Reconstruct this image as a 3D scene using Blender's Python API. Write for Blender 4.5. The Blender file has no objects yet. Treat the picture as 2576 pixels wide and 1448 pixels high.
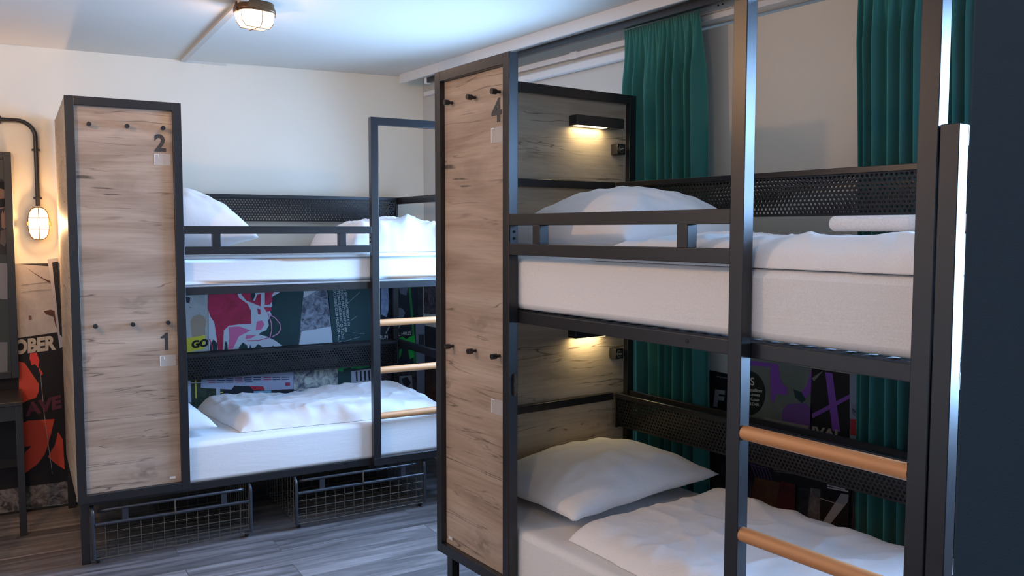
import bpy, bmesh, math, random
from mathutils import Vector, Matrix, noise

random.seed(4)
sc = bpy.context.scene
col = sc.collection
PI = math.pi

# ------------------------------------------------------------------ camera
F_PX, YAW, PITCH, ROLL, CZ = 2144.09, 0.6210, 0.0685, 0.0008, 1.6286
cy_, sy_ = math.cos(YAW), math.sin(YAW)
FWD = Vector((sy_*math.cos(PITCH), cy_*math.cos(PITCH), -math.sin(PITCH)))
R0 = Vector((cy_, -sy_, 0)); U0 = R0.cross(FWD)
RIGHT = R0*math.cos(ROLL) + U0*math.sin(ROLL)
UP = -R0*math.sin(ROLL) + U0*math.cos(ROLL)
CAM = Vector((0, 0, CZ))
cam = bpy.data.cameras.new('camera'); camo = bpy.data.objects.new('camera', cam); col.objects.link(camo)
cam.sensor_width = 36; cam.lens = 36*F_PX/2576; cam.clip_start = .05; cam.clip_end = 60
M3 = Matrix((RIGHT, UP, -FWD)).transposed()
camo.matrix_world = Matrix.Translation(CAM) @ M3.to_4x4()
sc.camera = camo

# ------------------------------------------------------------------ world, daylight, exposure
sc.view_settings.view_transform = 'Standard'; sc.view_settings.look = 'None'
sc.view_settings.gamma = 1; sc.view_settings.use_curve_mapping = False
sc.view_settings.exposure = 0.0
w = bpy.data.worlds.new('sky'); sc.world = w; w.use_nodes = True
bg = w.node_tree.nodes['Background']; bg.inputs[0].default_value = (.45, .65, 1, 1); bg.inputs[1].default_value = 1.2

WX, LX, FY = 3.0375, -1.7, -1.6                   # right, left, front walls
XA, YA, TA = .6371, 4.4566, -.0938                # frame of the back bunk and of the back wall (turned 5 degrees)
XB, YB = 1.7457, 2.9708                           # corner of the near bunk
WV = 1.0924                                       # back wall plane, in front-to-back distance from the back bunk's front
MA = Matrix.Translation((XA, YA, 0)) @ Matrix.Rotation(TA, 4, 'Z')
NV = Vector((-math.sin(TA), math.cos(TA), 0)); OA = Vector((XA, YA, 0))
def wy(x): return (MA @ Vector((0, WV, 0))).y + (x-(MA @ Vector((0, WV, 0))).x)*math.tan(TA)
WIN2 = (3.14, 4.35, .95, 2.28)                    # daylight windows in the right wall: y0 y1 z0 z1
WIN3 = (-.35, .62, .95, 2.40)
def area(name, loc, rot, sx, sy, power, colr, spread=None):
    l = bpy.data.lights.new(name, 'AREA'); l.shape = 'RECTANGLE'; l.size = sx; l.size_y = sy
    l.energy = power; l.color = colr
    if spread: l.spread = spread
    o = bpy.data.objects.new(name, l); o.location = loc; o.rotation_euler = rot; col.objects.link(o); return o
for W_, pw in ((WIN2, 150), (WIN3, 190)):
    area('window_daylight', (WX+.22, (W_[0]+W_[1])/2, (W_[2]+W_[3])/2+.05), (0, math.radians(78), 0),
         W_[3]-W_[2], W_[1]-W_[0], pw, (.32, .57, 1.0), math.radians(150))
def point(name, loc, power, colr, r=.04):
    l = bpy.data.lights.new(name, 'POINT'); l.energy = power; l.color = colr; l.shadow_soft_size = r
    o = bpy.data.objects.new(name, l); o.location = loc; col.objects.link(o); return o

# ------------------------------------------------------------------ helpers
def ray(x, y): return RIGHT*((x-1288)/F_PX) - UP*((y-724)/F_PX) + FWD
def on_back(x, y, v=WV):
    d = ray(x, y); return CAM + d*((v-(CAM-OA).dot(NV))/d.dot(NV))
def on_right(x, y, wx=WX):
    d = ray(x, y); return CAM + d*(wx/d.x)

def tag(o, label=None, cat=None, group=None, kind=None):
    if label: o['label'] = label
    if cat: o['category'] = cat
    if group: o['group'] = group
    if kind: o['kind'] = kind
    return o
def empty(name, loc=(0, 0, 0), rz=0):
    o = bpy.data.objects.new(name, None); o.empty_display_size = .1
    o.location = loc; o.rotation_euler = (0, 0, rz); col.objects.link(o); return o

class MB:
    def __init__(s): s.v = []; s.f = []; s.sm = []
    def add(s, vs, fs, smooth=False):
        n = len(s.v); s.v += [tuple(a) for a in vs]; s.f += [tuple(i+n for i in f) for f in fs]; s.sm += [smooth]*len(fs); return s
    def box(s, x0, x1, y0, y1, z0, z1):
        if x0 > x1: x0, x1 = x1, x0
        if y0 > y1: y0, y1 = y1, y0
        if z0 > z1: z0, z1 = z1, z0
        return s.add([(x, y, z) for z in (z0, z1) for y in (y0, y1) for x in (x0, x1)],
              [(0, 2, 3, 1), (4, 5, 7, 6), (0, 1, 5, 4), (2, 6, 7, 3), (0, 4, 6, 2), (1, 3, 7, 5)])
    def bbox(s, x0, x1, y0, y1, z0, z1, r=.003, seg=2):
        bm = bmesh.new()
        bmesh.ops.create_cube(bm, size=1)
        for v in bm.verts: v.co = ((x0+x1)/2+v.co.x*(x1-x0), (y0+y1)/2+v.co.y*(y1-y0), (z0+z1)/2+v.co.z*(z1-z0))
        bmesh.ops.bevel(bm, geom=bm.edges[:], offset=r, segments=seg, affect='EDGES', profile=.5)
        bm.verts.index_update()
        s.add([v.co[:] for v in bm.verts], [[v.index for v in f.verts] for f in bm.faces])
        s.sm[-len(bm.faces):] = [seg > 1 and max(abs(c) for c in f.normal) < .999 for f in bm.faces]; bm.free(); return s
    def tube(s, pts, r, n=10, caps=True, closed=False):
        pts = [Vector(p) for p in pts]; N = len(pts); rings = []
        up = None
        for i, p in enumerate(pts):
            if closed: t = pts[(i+1) % N]-pts[i-1]
            else: t = pts[min(i+1, N-1)]-pts[max(i-1, 0)]
            t.normalize()
            if up is None:
                up = Vector((0, 0, 1)) if abs(t.z) < .9 else Vector((1, 0, 0))
            a = t.cross(up); a.normalize(); b = a.cross(t); up = b
            rr = r[i] if isinstance(r, (list, tuple)) else r
            rings.append([p + a*math.cos(2*PI*k/n)*rr + b*math.sin(2*PI*k/n)*rr for k in range(n)])
        vs = [q for rg in rings for q in rg]; fs = []
        M = N if closed else N-1
        for i in range(M):
            j = (i+1) % N
            for k in range(n):
                fs.append((i*n+k, i*n+(k+1) % n, j*n+(k+1) % n, j*n+k))
        s.add(vs, fs, True)
        if caps and not closed:
            s.add(rings[0], [tuple(range(n-1, -1, -1))]); s.add(rings[-1], [tuple(range(n))])
        return s
    def build(s, name, mat, parent=None):
        me = bpy.data.meshes.new(name); me.from_pydata(s.v, [], s.f)
        me.polygons.foreach_set('use_smooth', s.sm); me.update()
        bm = bmesh.new(); bm.from_mesh(me); bmesh.ops.recalc_face_normals(bm, faces=bm.faces[:]); bm.to_mesh(me); bm.free()
        if mat: me.materials.append(mat)
        return link(name, me, parent)
def link(name, me, parent=None):
    o = bpy.data.objects.new(name, me); col.objects.link(o)
    if parent: o.parent = parent
    return o

# ------------------------------------------------------------------ materials
def mat(name, colr, rough=.6, metal=0, spec=.5, bump=None, emit=None, es=1, coat=0):
    m = bpy.data.materials.new(name); m.use_nodes = True; nt = m.node_tree; b = nt.nodes['Principled BSDF']
    b.inputs['Base Color'].default_value = (*colr, 1); b.inputs['Roughness'].default_value = rough
    b.inputs['Metallic'].default_value = metal; b.inputs['Specular IOR Level'].default_value = spec
    b.inputs['Coat Weight'].default_value = coat
    if emit: b.inputs['Emission Color'].default_value = (*emit, 1); b.inputs['Emission Strength'].default_value = es
    if bump:
        sc_, st = bump; t = nt.nodes.new('ShaderNodeTexCoord'); n = nt.nodes.new('ShaderNodeTexNoise'); bp = nt.nodes.new('ShaderNodeBump')
        n.inputs['Scale'].default_value = sc_; n.inputs['Detail'].default_value = 4
        nt.links.new(t.outputs['Object'], n.inputs['Vector']); nt.links.new(n.outputs['Fac'], bp.inputs['Height'])
        bp.inputs['Strength'].default_value = st; bp.inputs['Distance'].default_value = .002
        nt.links.new(bp.outputs['Normal'], b.inputs['Normal'])
    return m

def noise_node(nt, vec, scale, detail=4, rough=.5, dist=0):
    n = nt.nodes.new('ShaderNodeTexNoise'); n.inputs['Scale'].default_value = scale; n.inputs['Detail'].default_value = detail
    n.inputs['Roughness'].default_value = rough; n.inputs['Distortion'].default_value = dist; nt.links.new(vec, n.inputs['Vector']); return n.outputs['Fac']
def mapping(nt, scale, loc=(0, 0, 0), src='Object'):
    t = nt.nodes.new('ShaderNodeTexCoord'); m = nt.nodes.new('ShaderNodeMapping')
    m.inputs['Scale'].default_value = scale; m.inputs['Location'].default_value = loc; nt.links.new(t.outputs[src], m.inputs['Vector']); return m.outputs[0]
def ramp(nt, fac, stops):
    r = nt.nodes.new('ShaderNodeValToRGB'); e = r.color_ramp.elements
    while len(e) < len(stops): e.new(.5)
    for a, (p, c) in zip(e, stops): a.position = p; a.color = (*c, 1) if len(c) == 3 else c
    nt.links.new(fac, r.inputs[0]); return r.outputs[0]
def mixc(nt, fac, a, b, mode='MIX'):
    m = nt.nodes.new('ShaderNodeMix'); m.data_type = 'RGBA'; m.blend_type = mode
    if isinstance(fac, float): m.inputs[0].default_value = fac
    else: nt.links.new(fac, m.inputs[0])
    for k, s in ((6, a), (7, b)):
        if isinstance(s, tuple): m.inputs[k].default_value = (*s, 1)
        else: nt.links.new(s, m.inputs[k])
    return m.outputs[2]

def wood_mat(name, axis, c_lo, c_mid, c_hi, seed=0.):
    """light knotty oak laminate, grain along the given local axis"""
    m = bpy.data.materials.new(name); m.use_nodes = True; nt = m.node_tree; b = nt.nodes['Principled BSDF']
    def mp(a, o_, dx=0.):
        sv = [o_]*3; sv[axis] = a; return mapping(nt, sv, (seed+dx, seed*1.7+dx, seed*.6-dx))
    g = noise_node(nt, mp(1.1, 9.), .9, 6, .62, .9)
    fine = noise_node(nt, mp(2.6, 95., 3), 1., 5, .65, .1)
    base = ramp(nt, g, [(.30, c_lo), (.48, c_mid), (.66, c_hi)])
    streak = ramp(nt, fine, [(.32, (.70, .68, .66)), (.55, (1.04, 1.04, 1.04))])
    base = mixc(nt, .42, base, streak, 'MULTIPLY')
    tone = ramp(nt, noise_node(nt, mp(.7, 2.6, 1), 1.0, 2), [(.3, (.86, .86, .88)), (.7, (1.08, 1.05, 1.02))])
    base = mixc(nt, 1.0, base, tone, 'MULTIPLY')
    def cracks(base, a, o_, dx, width, lo, hi, dark):
        cn = noise_node(nt, mp(a, o_, dx), 1., 3, .5, .35)
        mm = nt.nodes.new('ShaderNodeMath'); mm.operation = 'SUBTRACT'; nt.links.new(cn, mm.inputs[0]); mm.inputs[1].default_value = .5
        ab = nt.nodes.new('ShaderNodeMath'); ab.operation = 'ABSOLUTE'; nt.links.new(mm.outputs[0], ab.inputs[0])
        line = ramp(nt, ab.outputs[0], [(.0, (1, 1, 1)), (width, (0, 0, 0))])
        mask = ramp(nt, noise_node(nt, mp(a*2.2, o_*.8, dx+9), 1.3, 2), [(lo, (0, 0, 0)), (hi, (1, 1, 1))])
        return mixc(nt, mixc(nt, 1.0, line, mask, 'MULTIPLY'), base, tuple(x*dark for x in c_mid))
    base = cracks(base, .75, 8.5, 2., .008, .46, .57, .24)
    base = cracks(base, 1.3, 17., 11., .012, .49, .59, .34)
    kn = None
    vo = nt.nodes.new('ShaderNodeTexVoronoi'); vo.inputs['Scale'].default_value = 1.0; nt.links.new(mp(2.2, 4.4, 1), vo.inputs['Vector'])
    kn = ramp(nt, vo.outputs['Distance'], [(.0, (.9, .9, .9)), (.13, (.35, .35, .35)), (.26, (0, 0, 0))])
    kk = mixc(nt, 1.0, kn, ramp(nt, noise_node(nt, mp(18, 34, 5), 1., 3), [(.44, (0, 0, 0)), (.56, (1, 1, 1))]), 'MULTIPLY')
    base = mixc(nt, kk, base, tuple(x*.42 for x in c_mid))
    nt.links.new(base, b.inputs['Base Color']); b.inputs['Roughness'].default_value = .5
    b.inputs['Specular IOR Level'].default_value = .35
    return m

def fabric_mat(name, colr, weave=900, strength=.12, rough=.85, sheen=.2, soft=None):
    m = mat(name, colr, rough, spec=.25); nt = m.node_tree; b = nt.nodes['Principled BSDF']
    b.inputs['Sheen Weight'].default_value = sheen
    v = mapping(nt, (1, 1, 1)); n = noise_node(nt, v, weave, 2)
    bp = nt.nodes.new('ShaderNodeBump'); bp.inputs['Strength'].default_value = strength; bp.inputs['Distance'].default_value = .001
    nt.links.new(n, bp.inputs['Height']); last = bp
    if soft:
        n2 = noise_node(nt, mapping(nt, soft[0]), 1., 5, .6, .8)
        b2 = nt.nodes.new('ShaderNodeBump'); b2.inputs['Strength'].default_value = soft[1]; b2.inputs['Distance'].default_value = .02
        nt.links.new(n2, b2.inputs['Height']); nt.links.new(bp.outputs[0], b2.inputs['Normal']); last = b2
    nt.links.new(last.outputs[0], b.inputs['Normal'])
    c = ramp(nt, noise_node(nt, v, weave*.5, 2), [(.3, tuple(x*.93 for x in colr)), (.7, tuple(min(1, x*1.05) for x in colr))])
    nt.links.new(c, b.inputs['Base Color'])
    return m

BLACK = mat('black_powder_coat', (.015, .0145, .017), .30, 0, .6, bump=(900, .08))
BLACKG = mat('black_satin_tube', (.026, .030, .040), .33, 0, .6)
WIRE = mat('galvanised_wire', (.15, .13, .105), .4, .5)
DARK = mat('dark_void', (.012, .012, .014), .8)
OAK = wood_mat('oak_laminate', 0, (.33, .245, .18), (.445, .345, .265), (.55, .45, .36))
OAKV = wood_mat('oak_laminate_head', 1, (.34, .27, .20), (.44, .365, .28), (.53, .45, .355), 4.2)
BEECH = mat('beech_rung', (.64, .36, .18), .45); _b = BEECH.node_tree; _b.links.new(ramp(_b, noise_node(_b, mapping(_b, (2, 40, 40)), 1., 4), [(.3, (.56, .24, .09)), (.7, (.68, .34, .15))]), _b.nodes['Principled BSDF'].inputs['Base Color'])
SHEET = fabric_mat('white_sheet', (.84, .84, .85), 700, .12, soft=((2, 2, 14), .12))
DUVET = fabric_mat('white_duvet_cotton', (.88, .87, .88), 1200, .05, soft=((5, 5, 5), .22))
TOWEL = fabric_mat('white_terry', (.90, .88, .87), 350, .7)
TEAL = fabric_mat('teal_curtain', (.036, .20, .18), 1500, .25, .8, .35)
WALLM = mat('cream_wall_paint', (.87, .82, .70), .85, spec=.2, bump=(140, .12))
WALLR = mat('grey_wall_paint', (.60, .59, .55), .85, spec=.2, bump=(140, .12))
CEILM = mat('ceiling_paint', (.76, .71, .63), .9, spec=.15, bump=(90, .1))
WHITE = mat('white_plastic', (.78, .78, .78), .35)
BLIND = mat('grey_roller_blind', (.72, .68, .60), .8, spec=.2, bump=(900, .15))
NAVY = mat('navy_panel', (.003, .024, .052), .85, bump=(500, .3))
WARM = (1.0, .57, .27)

def glow(name, c, s):
    m = mat(name, c, .4, emit=c, es=s); return m
def opal(name, c, s):
    m = bpy.data.materials.new(name); m.use_nodes = True; nt = m.node_tree; nt.nodes.clear()
    o = nt.nodes.new('ShaderNodeOutputMaterial'); e = nt.nodes.new('ShaderNodeEmission'); t = nt.nodes.new('ShaderNodeBsdfTransparent'); x = nt.nodes.new('ShaderNodeMixShader')
    e.inputs[0].default_value = (*c, 1); e.inputs[1].default_value = s; x.inputs[0].default_value = .5
    nt.links.new(t.outputs[0], x.inputs[1]); nt.links.new(e.outputs[0], x.inputs[2]); nt.links.new(x.outputs[0], o.inputs[0]); return m
BULB = opal('lit_opal_glass', (1.0, .74, .42), 9)
BULBC = opal('lit_opal_glass_ceiling', (1.0, .80, .55), 9)
LED = glow('led_strip', (1.0, .80, .40), 5)
BRASS = mat('aged_brass', (.16, .085, .04), .4, .6)

def plank_floor():
    m = bpy.data.materials.new('grey_oak_laminate_floor'); m.use_nodes = True; nt = m.node_tree; b = nt.nodes['Principled BSDF']
    v = mapping(nt, (1, 1, 1), (.35, .07, 0))
    br = nt.nodes.new('ShaderNodeTexBrick'); nt.links.new(v, br.inputs['Vector'])
    br.offset = .37; br.inputs['Scale'].default_value = 1; br.inputs['Brick Width'].default_value = 1.25; br.inputs['Row Height'].default_value = .19
    br.inputs['Mortar Size'].default_value = .0022; br.inputs['Mortar Smooth'].default_value = .1; br.inputs['Bias'].default_value = 0
    br.inputs['Color1'].default_value = (0, 0, 0, 1); br.inputs['Color2'].default_value = (1, 1, 1, 1); br.inputs['Mortar'].default_value = (.5, .5, .5, 1)
    # shift the grain per plank
    t = nt.nodes.new('ShaderNodeTexCoord'); add = nt.nodes.new('ShaderNodeVectorMath'); add.operation = 'MULTIPLY_ADD'
    nt.links.new(br.outputs['Color'], add.inputs[0]); add.inputs[1].default_value = (7, 3, 0); nt.links.new(t.outputs['Object'], add.inputs[2])
    mp = nt.nodes.new('ShaderNodeMapping'); mp.inputs['Scale'].default_value = (1.3, 13, 1); nt.links.new(add.outputs[0], mp.inputs['Vector'])
    g = noise_node(nt, mp.outputs[0], 1.0, 6, .6, 1.1)
    c = ramp(nt, g, [(.30, (.075, .068, .068)), (.5, (.155, .143, .145)), (.68, (.28, .26, .262))])
    tone = ramp(nt, br.outputs['Color'], [(0, (.72, .72, .72)), (1, (1.32, 1.29, 1.25))])
    c = mixc(nt, 1.0, c, tone, 'MULTIPLY')
    c = mixc(nt, br.outputs['Fac'], c, (.09, .08, .07))
    nt.links.new(c, b.inputs['Base Color']); b.inputs['Roughness'].default_value = .42
    return m

# ------------------------------------------------------------------ room shell
CE_L, CE_R = 2.515, 2.545
fl_ = MB().box(-3.1, 3.3, -6.4, 1.2, -.06, 0).build('floor', plank_floor()); fl_['kind'] = 'structure'; fl_.matrix_world = MA
def struct(o, label=None): o['kind'] = 'structure'; return o
# ceiling: left bay, slanting seam trim, right bay a little lower at the wall
def prism(mb, poly, z0, z1):
    n = len(poly); vs = [(x, y, z0) for x, y in poly]+[(x, y, z1) for x, y in poly]
    return mb.add(vs, [tuple(range(n-1, -1, -1)), tuple(range(n, 2*n))]+[(i, (i+1) % n, n+(i+1) % n, n+i) for i in range(n)])
WYL = wy(LX-.1)+.15
seam0, seam1 = (1.436, 5.469), (1.291, 3.903)
def seam_x(y): return seam0[0]+(seam1[0]-seam0[0])*(y-seam0[1])/(seam1[1]-seam0[1])
mb = MB()
x0 = seam_x(5.40); x1 = seam_x(FY)
def slab(mb, pts, th=.1):
    n = len(pts); vs = list(pts)+[(a, b, c+th) for a, b, c in pts]
    mb.add(vs, [tuple(range(n)), tuple(range(2*n-1, n-1, -1))]+[(i, n+i, n+(i+1) % n, (i+1) % n) for i in range(n)])
xe = seam_x(WYL)
slab(mb, [(LX-.1, FY-.1, 2.636), (x1, FY-.1, 2.660), (xe, WYL, 2.660), (LX-.1, WYL, 2.636)], .15)
slab(mb, [(x1, FY-.1, 2.660), (WX+.1, FY-.1, 2.692), (WX+.1, WYL, 2.692), (xe, WYL, 2.660)], .15)
struct(mb.build('ceiling', CEILM))
mb = MB()
a = Vector((seam_x(FY), FY, 2.645)); b_ = Vector((seam_x(5.46), 5.46, 2.645))
sd = Vector((.016, 0, 0))
mb.add([a-sd, a+sd, a+sd+Vector((0, 0, .03)), a-sd+Vector((0, 0, .03)), b_-sd, b_+sd, b_+sd+Vector((0, 0, .03)), b_-sd+Vector((0, 0, .03))],
       [(0, 1, 2, 3), (7, 6, 5, 4), (0, 4, 5, 1), (1, 5, 6, 2), (2, 6, 7, 3), (3, 7, 4, 0)])
struct(mb.build('trim_1', mat('trim_paint', (.62, .55, .47), .6)))
def inA(o): o.matrix_world = MA @ o.matrix_world; return o
struct(inA(MB().box(.715, .961, WV-.012, WV-.0005, 2.648, 2.72).build('trim_2', CEILM)))
struct(inA(MB().box(-2.6, 2.36, WV, WV+.1, 0, 2.8).build('wall_back', WALLM)))
struct(MB().box(LX-.1, LX, FY, wy(LX)+.02, 0, 2.8).build('wall_left', WALLM))
struct(MB().box(LX-.1, WX+.1, FY-.1, FY, 0, 2.8).build('wall_front', WALLM))
W1 = (1.55, 2.86, 1.50, 2.56)
mb = MB(); X0, X1 = WX, WX+.12
yy0 = FY
for W_ in (WIN3, W1, WIN2):
    mb.box(X0, X1, yy0, W_[0], 0, 2.8); mb.box(X0, X1, W_[0], W_[1], 0, W_[2]); mb.box(X0, X1, W_[0], W_[1], W_[3], 2.8); yy0 = W_[1]
mb.box(X0, X1, yy0, wy(WX)+.02, 0, 2.8)
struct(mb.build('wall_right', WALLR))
# window 1 (behind the blind) and window 2 (daylight)
def window(name, y0, y1, z0, z1, xf, mull=True):
    mb = MB(); t = .055
    mb.box(xf, xf+.05, y0, y0+t, z0, z1).box(xf, xf+.05, y1-t, y1, z0, z1).box(xf, xf+.05, y0+t, y1-t, z0, z0+t).box(xf, xf+.05, y0+t, y1-t, z1-t, z1)
    if mull: mb.box(xf, xf+.05, (y0+y1)/2-.03, (y0+y1)/2+.03, z0+t, z1-t)
    fr = mb.build(name, WHITE); struct(fr)
    return fr
window('window_1', W1[0], W1[1], W1[2], W1[3], WX+.07)
gl = bpy.data.materials.new('window_glass'); gl.use_nodes = True; nt = gl.node_tree; nt.nodes.clear()
o_ = nt.nodes.new('ShaderNodeOutputMaterial'); tr = nt.nodes.new('ShaderNodeBsdfTransparent'); gg = nt.nodes.new('ShaderNodeBsdfGlossy'); gg.inputs['Roughness'].default_value = .02
mx = nt.nodes.new('ShaderNodeMixShader'); mx.inputs[0].default_value = .06
nt.links.new(tr.outputs[0], mx.inputs[1]); nt.links.new(gg.outputs[0], mx.inputs[2]); nt.links.new(mx.outputs[0], o_.inputs[0])
for nm, W_ in (('window_2', WIN2), ('window_3', WIN3)):
    w2 = window(nm, *W_, WX+.07, mull=False)
    MB().box(WX+.09, WX+.096, W_[0]+.05, W_[1]-.05, W_[2]+.05, W_[3]-.05).build('window_glass', gl, w2)
# blind, trunking, curtain pelmet and track
bl = empty('roller_blind', (WX+.03, (W1[0]+W1[1])/2, W1[2]))
c_ = bl.location
MB().box(-.002, .002, W1[0]-c_.y+.01, W1[1]-c_.y-.01, .02, W1[3]-W1[2]-.01).build('blind_fabric', BLIND, bl)
MB().bbox(-.012, .012, W1[0]-c_.y+.01, W1[1]-c_.y-.01, .004, .026).build('bottom_bar', WHITE, bl)
tag(bl, 'pale grey roller blind pulled down between the two teal curtains', 'blind')
cs = empty('blind_cassette', (WX, 0, 2.590))
m_ = MB().bbox(-.055, -.001, 1.50, 2.90, 0, .07, .006).build('cassette_housing', mat('cassette_beige', (.66, .62, .57), .5), cs)
MB().bbox(-.060, -.001, 1.50, 2.90, -.028, -.001, .003).build('cassette_strip', WHITE, cs)
for yy in (2.60, 2.575):
    for zz in (.028, .05): MB().tube([(-.057, yy, zz), (-.053, yy, zz)], .004, 8).build('screw', BLACK, cs)
tag(cs, 'white blind cassette along the top of the window behind the right bunk', 'blind cassette')
tk = empty('cable_trunking', (WX, 0, 0))
MB().bbox(-.030, -.001, 2.92, wy(WX)-.06, 2.556, 2.586, .003).build('trunking_duct', WHITE, tk)
MB().bbox(-.036, -.001, 3.60, 3.66, 2.551, 2.591, .003).build('trunking_coupler', WHITE, tk)
tag(tk, 'white cable trunking running high on the right wall towards the corner', 'trunking')
lg = MB().bbox(WX-.05, WX-.001, 2.92, 4.6, 2.485, 2.530, .012).build('pipe_casing', WHITE)
tag(lg, 'white casing strip below the trunking on the right wall above the headboard', 'pipe casing')
pl_ = MB().bbox(WX-.215, WX-.195, .2, wy(WX)-.05, 2.628, 2.697, .003).build('trim_3', WHITE); struct(pl_)
tr_ = empty('curtain_track', (WX-.155, 0, 2.612))
MB().bbox(-.014, .014, .25, 4.98, -.016, .018, .002).build('track_rail', BLACK, tr_)
for yy in (1.3, 2.4, 3.5, 4.6, 4.92): MB().box(-.008, .008, yy-.012, yy+.012, .016, .079).build('ceiling_bracket', WHITE, tr_)
MB().bbox(-.02, .02, 4.98, 5.005, -.02, .022, .003).build('end_cap', WHITE, tr_)
tag(tr_, 'black curtain track fixed under the ceiling along the right wall', 'curtain track')
struct(inA(MB().box(-2.4, 2.3, WV-.012, WV-.0005, 0, .012).build('baseboard_back', DARK)))

# navy cupboard close to the camera
nv = empty('navy_cupboard', (0.0, 0.0, 0))
d1 = ray(2421, 700); kx = .46
nx0 = d1.x/d1.y*kx
MB().bbox(nx0, nx0+.55, .10, kx, .06, 2.30, .004).build('carcass', NAVY, nv)
MB().box(nx0+.03, nx0+.52, .13, kx-.03, 0, .06).build('plinth', BLACK, nv)
MB().bbox(nx0+.004, nx0+.546, .080, .0995, .08, 2.28, .003).build('door', NAVY, nv)
MB().tube([(nx0+.05, .0795, 1.0), (nx0+.05, .055, 1.01), (nx0+.05, .055, 1.19), (nx0+.05, .0795, 1.2)], .006).build('door_handle', BLACK, bpy.data.objects['door'])
bpy.data.objects['door'].name = 'cupboard_door'
tag(nv, 'dark navy cupboard side close to the viewer at the right edge', 'cupboard')

# ------------------------------------------------------------------ curtains
def curtain(name, y0t, y1t, y0b, y1b, label, seed, npl=8, zt=2.612-.017, zb=.03):
    NZ, NY = 46, npl*18
    vs = []; fs = []
    for i in range(NZ+1):
        f = i/NZ; z = zt+(zb-zt)*f; k = min(1, f*9)
        for j in range(NY+1):
            s = j/NY; ph = 2*PI*npl*s
            ph2 = ph+1.5*math.sin(s*7+seed)+.9*math.sin(s*17+seed*2)+.6*math.sin(f*2.2+s*5+seed)
            amp = .042+.016*noise.noise((s*6, f*1.2, seed))
            x = amp*math.sin(ph2)*k + (1-k)*.008*math.sin(ph*3.6) + .012*noise.noise((s*3, f*2, seed+5))*k
            ff = min(1, f*1.0)
            ya = y0t+(y0b-y0t)*ff**.8; yb = y1t+(y1b-y1t)*ff**.8
            y = ya+(yb-ya)*s + .012*math.cos(ph2)*k*.6
            vs.append((x, y, z))
    for i in range(NZ):
        for j in range(NY):
            a = i*(NY+1)+j; fs.append((a, a+1, a+NY+2, a+NY+1))
    o = MB().add(vs, fs, True).build(name, TEAL); o.location = (WX-.127, 0, 0)
    md = o.modifiers.new('thick', 'SOLIDIFY'); md.thickness = .002
    tag(o, label, 'curtain', 'teal curtains along the right wall'); return o
curtain('curtain', 3.129, 2.64, 3.07, 2.56, 'teal curtain gathered beside the headboard lamp of the right bunk', 1.3)
curtain('curtain', 1.869, 1.36, 1.80, 1.30, 'teal curtain hanging near the foot post of the right bunk', 6.1, 10)

# ------------------------------------------------------------------ bunk bed
T = .04; D = 1.0624; L = 2.082; H = 2.2482; W = .5115; HB = .3113
ST = (1.4993, 1.543); ST2 = (1.995, 2.0385)
S1, S2 = 1.8446, .8680
_cache = {}
def perforated(name, du, w0, w1, flip=False):
    """sheet with staggered round holes: along u from 0..du, across from point w0 to point w1 (v,z)"""
    key = (name)
    if key in _cache: return _cache[key]
    wv = Vector((0, w1[0]-w0[0], w1[1]-w0[1])); wl = wv.length; wd = wv.normalized()
    p = .0178; rows = max(1, int((wl-.012)/(p*.8))); rp = (wl-.012)/rows; n = int((du-.02)/p); m0 = (du-n*p)/2
    vs = []; fs = []; o = Vector((0, w0[0], w0[1]))
    def P(u, q): return tuple(o + Vector((u, 0, 0)) + wd*q)
    rad = .0062
    for r in range(rows):
        q0 = .006+r*rp; q1 = q0+rp; off = (p/2 if r % 2 else 0)
        for i in range(n-(1 if r % 2 else 0)):
            u0 = m0+off+i*p; u1 = u0+p; uc = (u0+u1)/2; qc = (q0+q1)/2
            outer = [(u1, qc), (u1, q1), (uc, q1), (u0, q1), (u0, qc), (u0, q0), (uc, q0), (u1, q0)]
            b0 = len(vs)
            vs += [P(*a) for a in outer]
            vs += [P(uc+rad*math.cos(k*PI/4), qc+rad*math.sin(k*PI/4)) for k in range(8)]
            fs += [(b0+k, b0+(k+1) % 8, b0+8+(k+1) % 8, b0+8+k) for k in range(8)]
        for (a, c) in ((0, m0+off), (m0+off+(n-(1 if r % 2 else 0))*p, du)):
            b0 = len(vs); vs += [P(a, q0), P(c, q0), P(c, q1), P(a, q1)]; fs.append((b0, b0+1, b0+2, b0+3))
    for (a, c) in ((0, .006), (wl-.006, wl)):
        b0 = len(vs); vs += [P(0, a), P(du, a), P(du, c), P(0, c)]; fs.append((b0, b0+1, b0+2, b0+3))
    me = bpy.data.meshes.new(name); me.from_pydata(vs, [], fs); me.materials.append(BLACK); me.update()
    _cache[key] = me; return me

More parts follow.
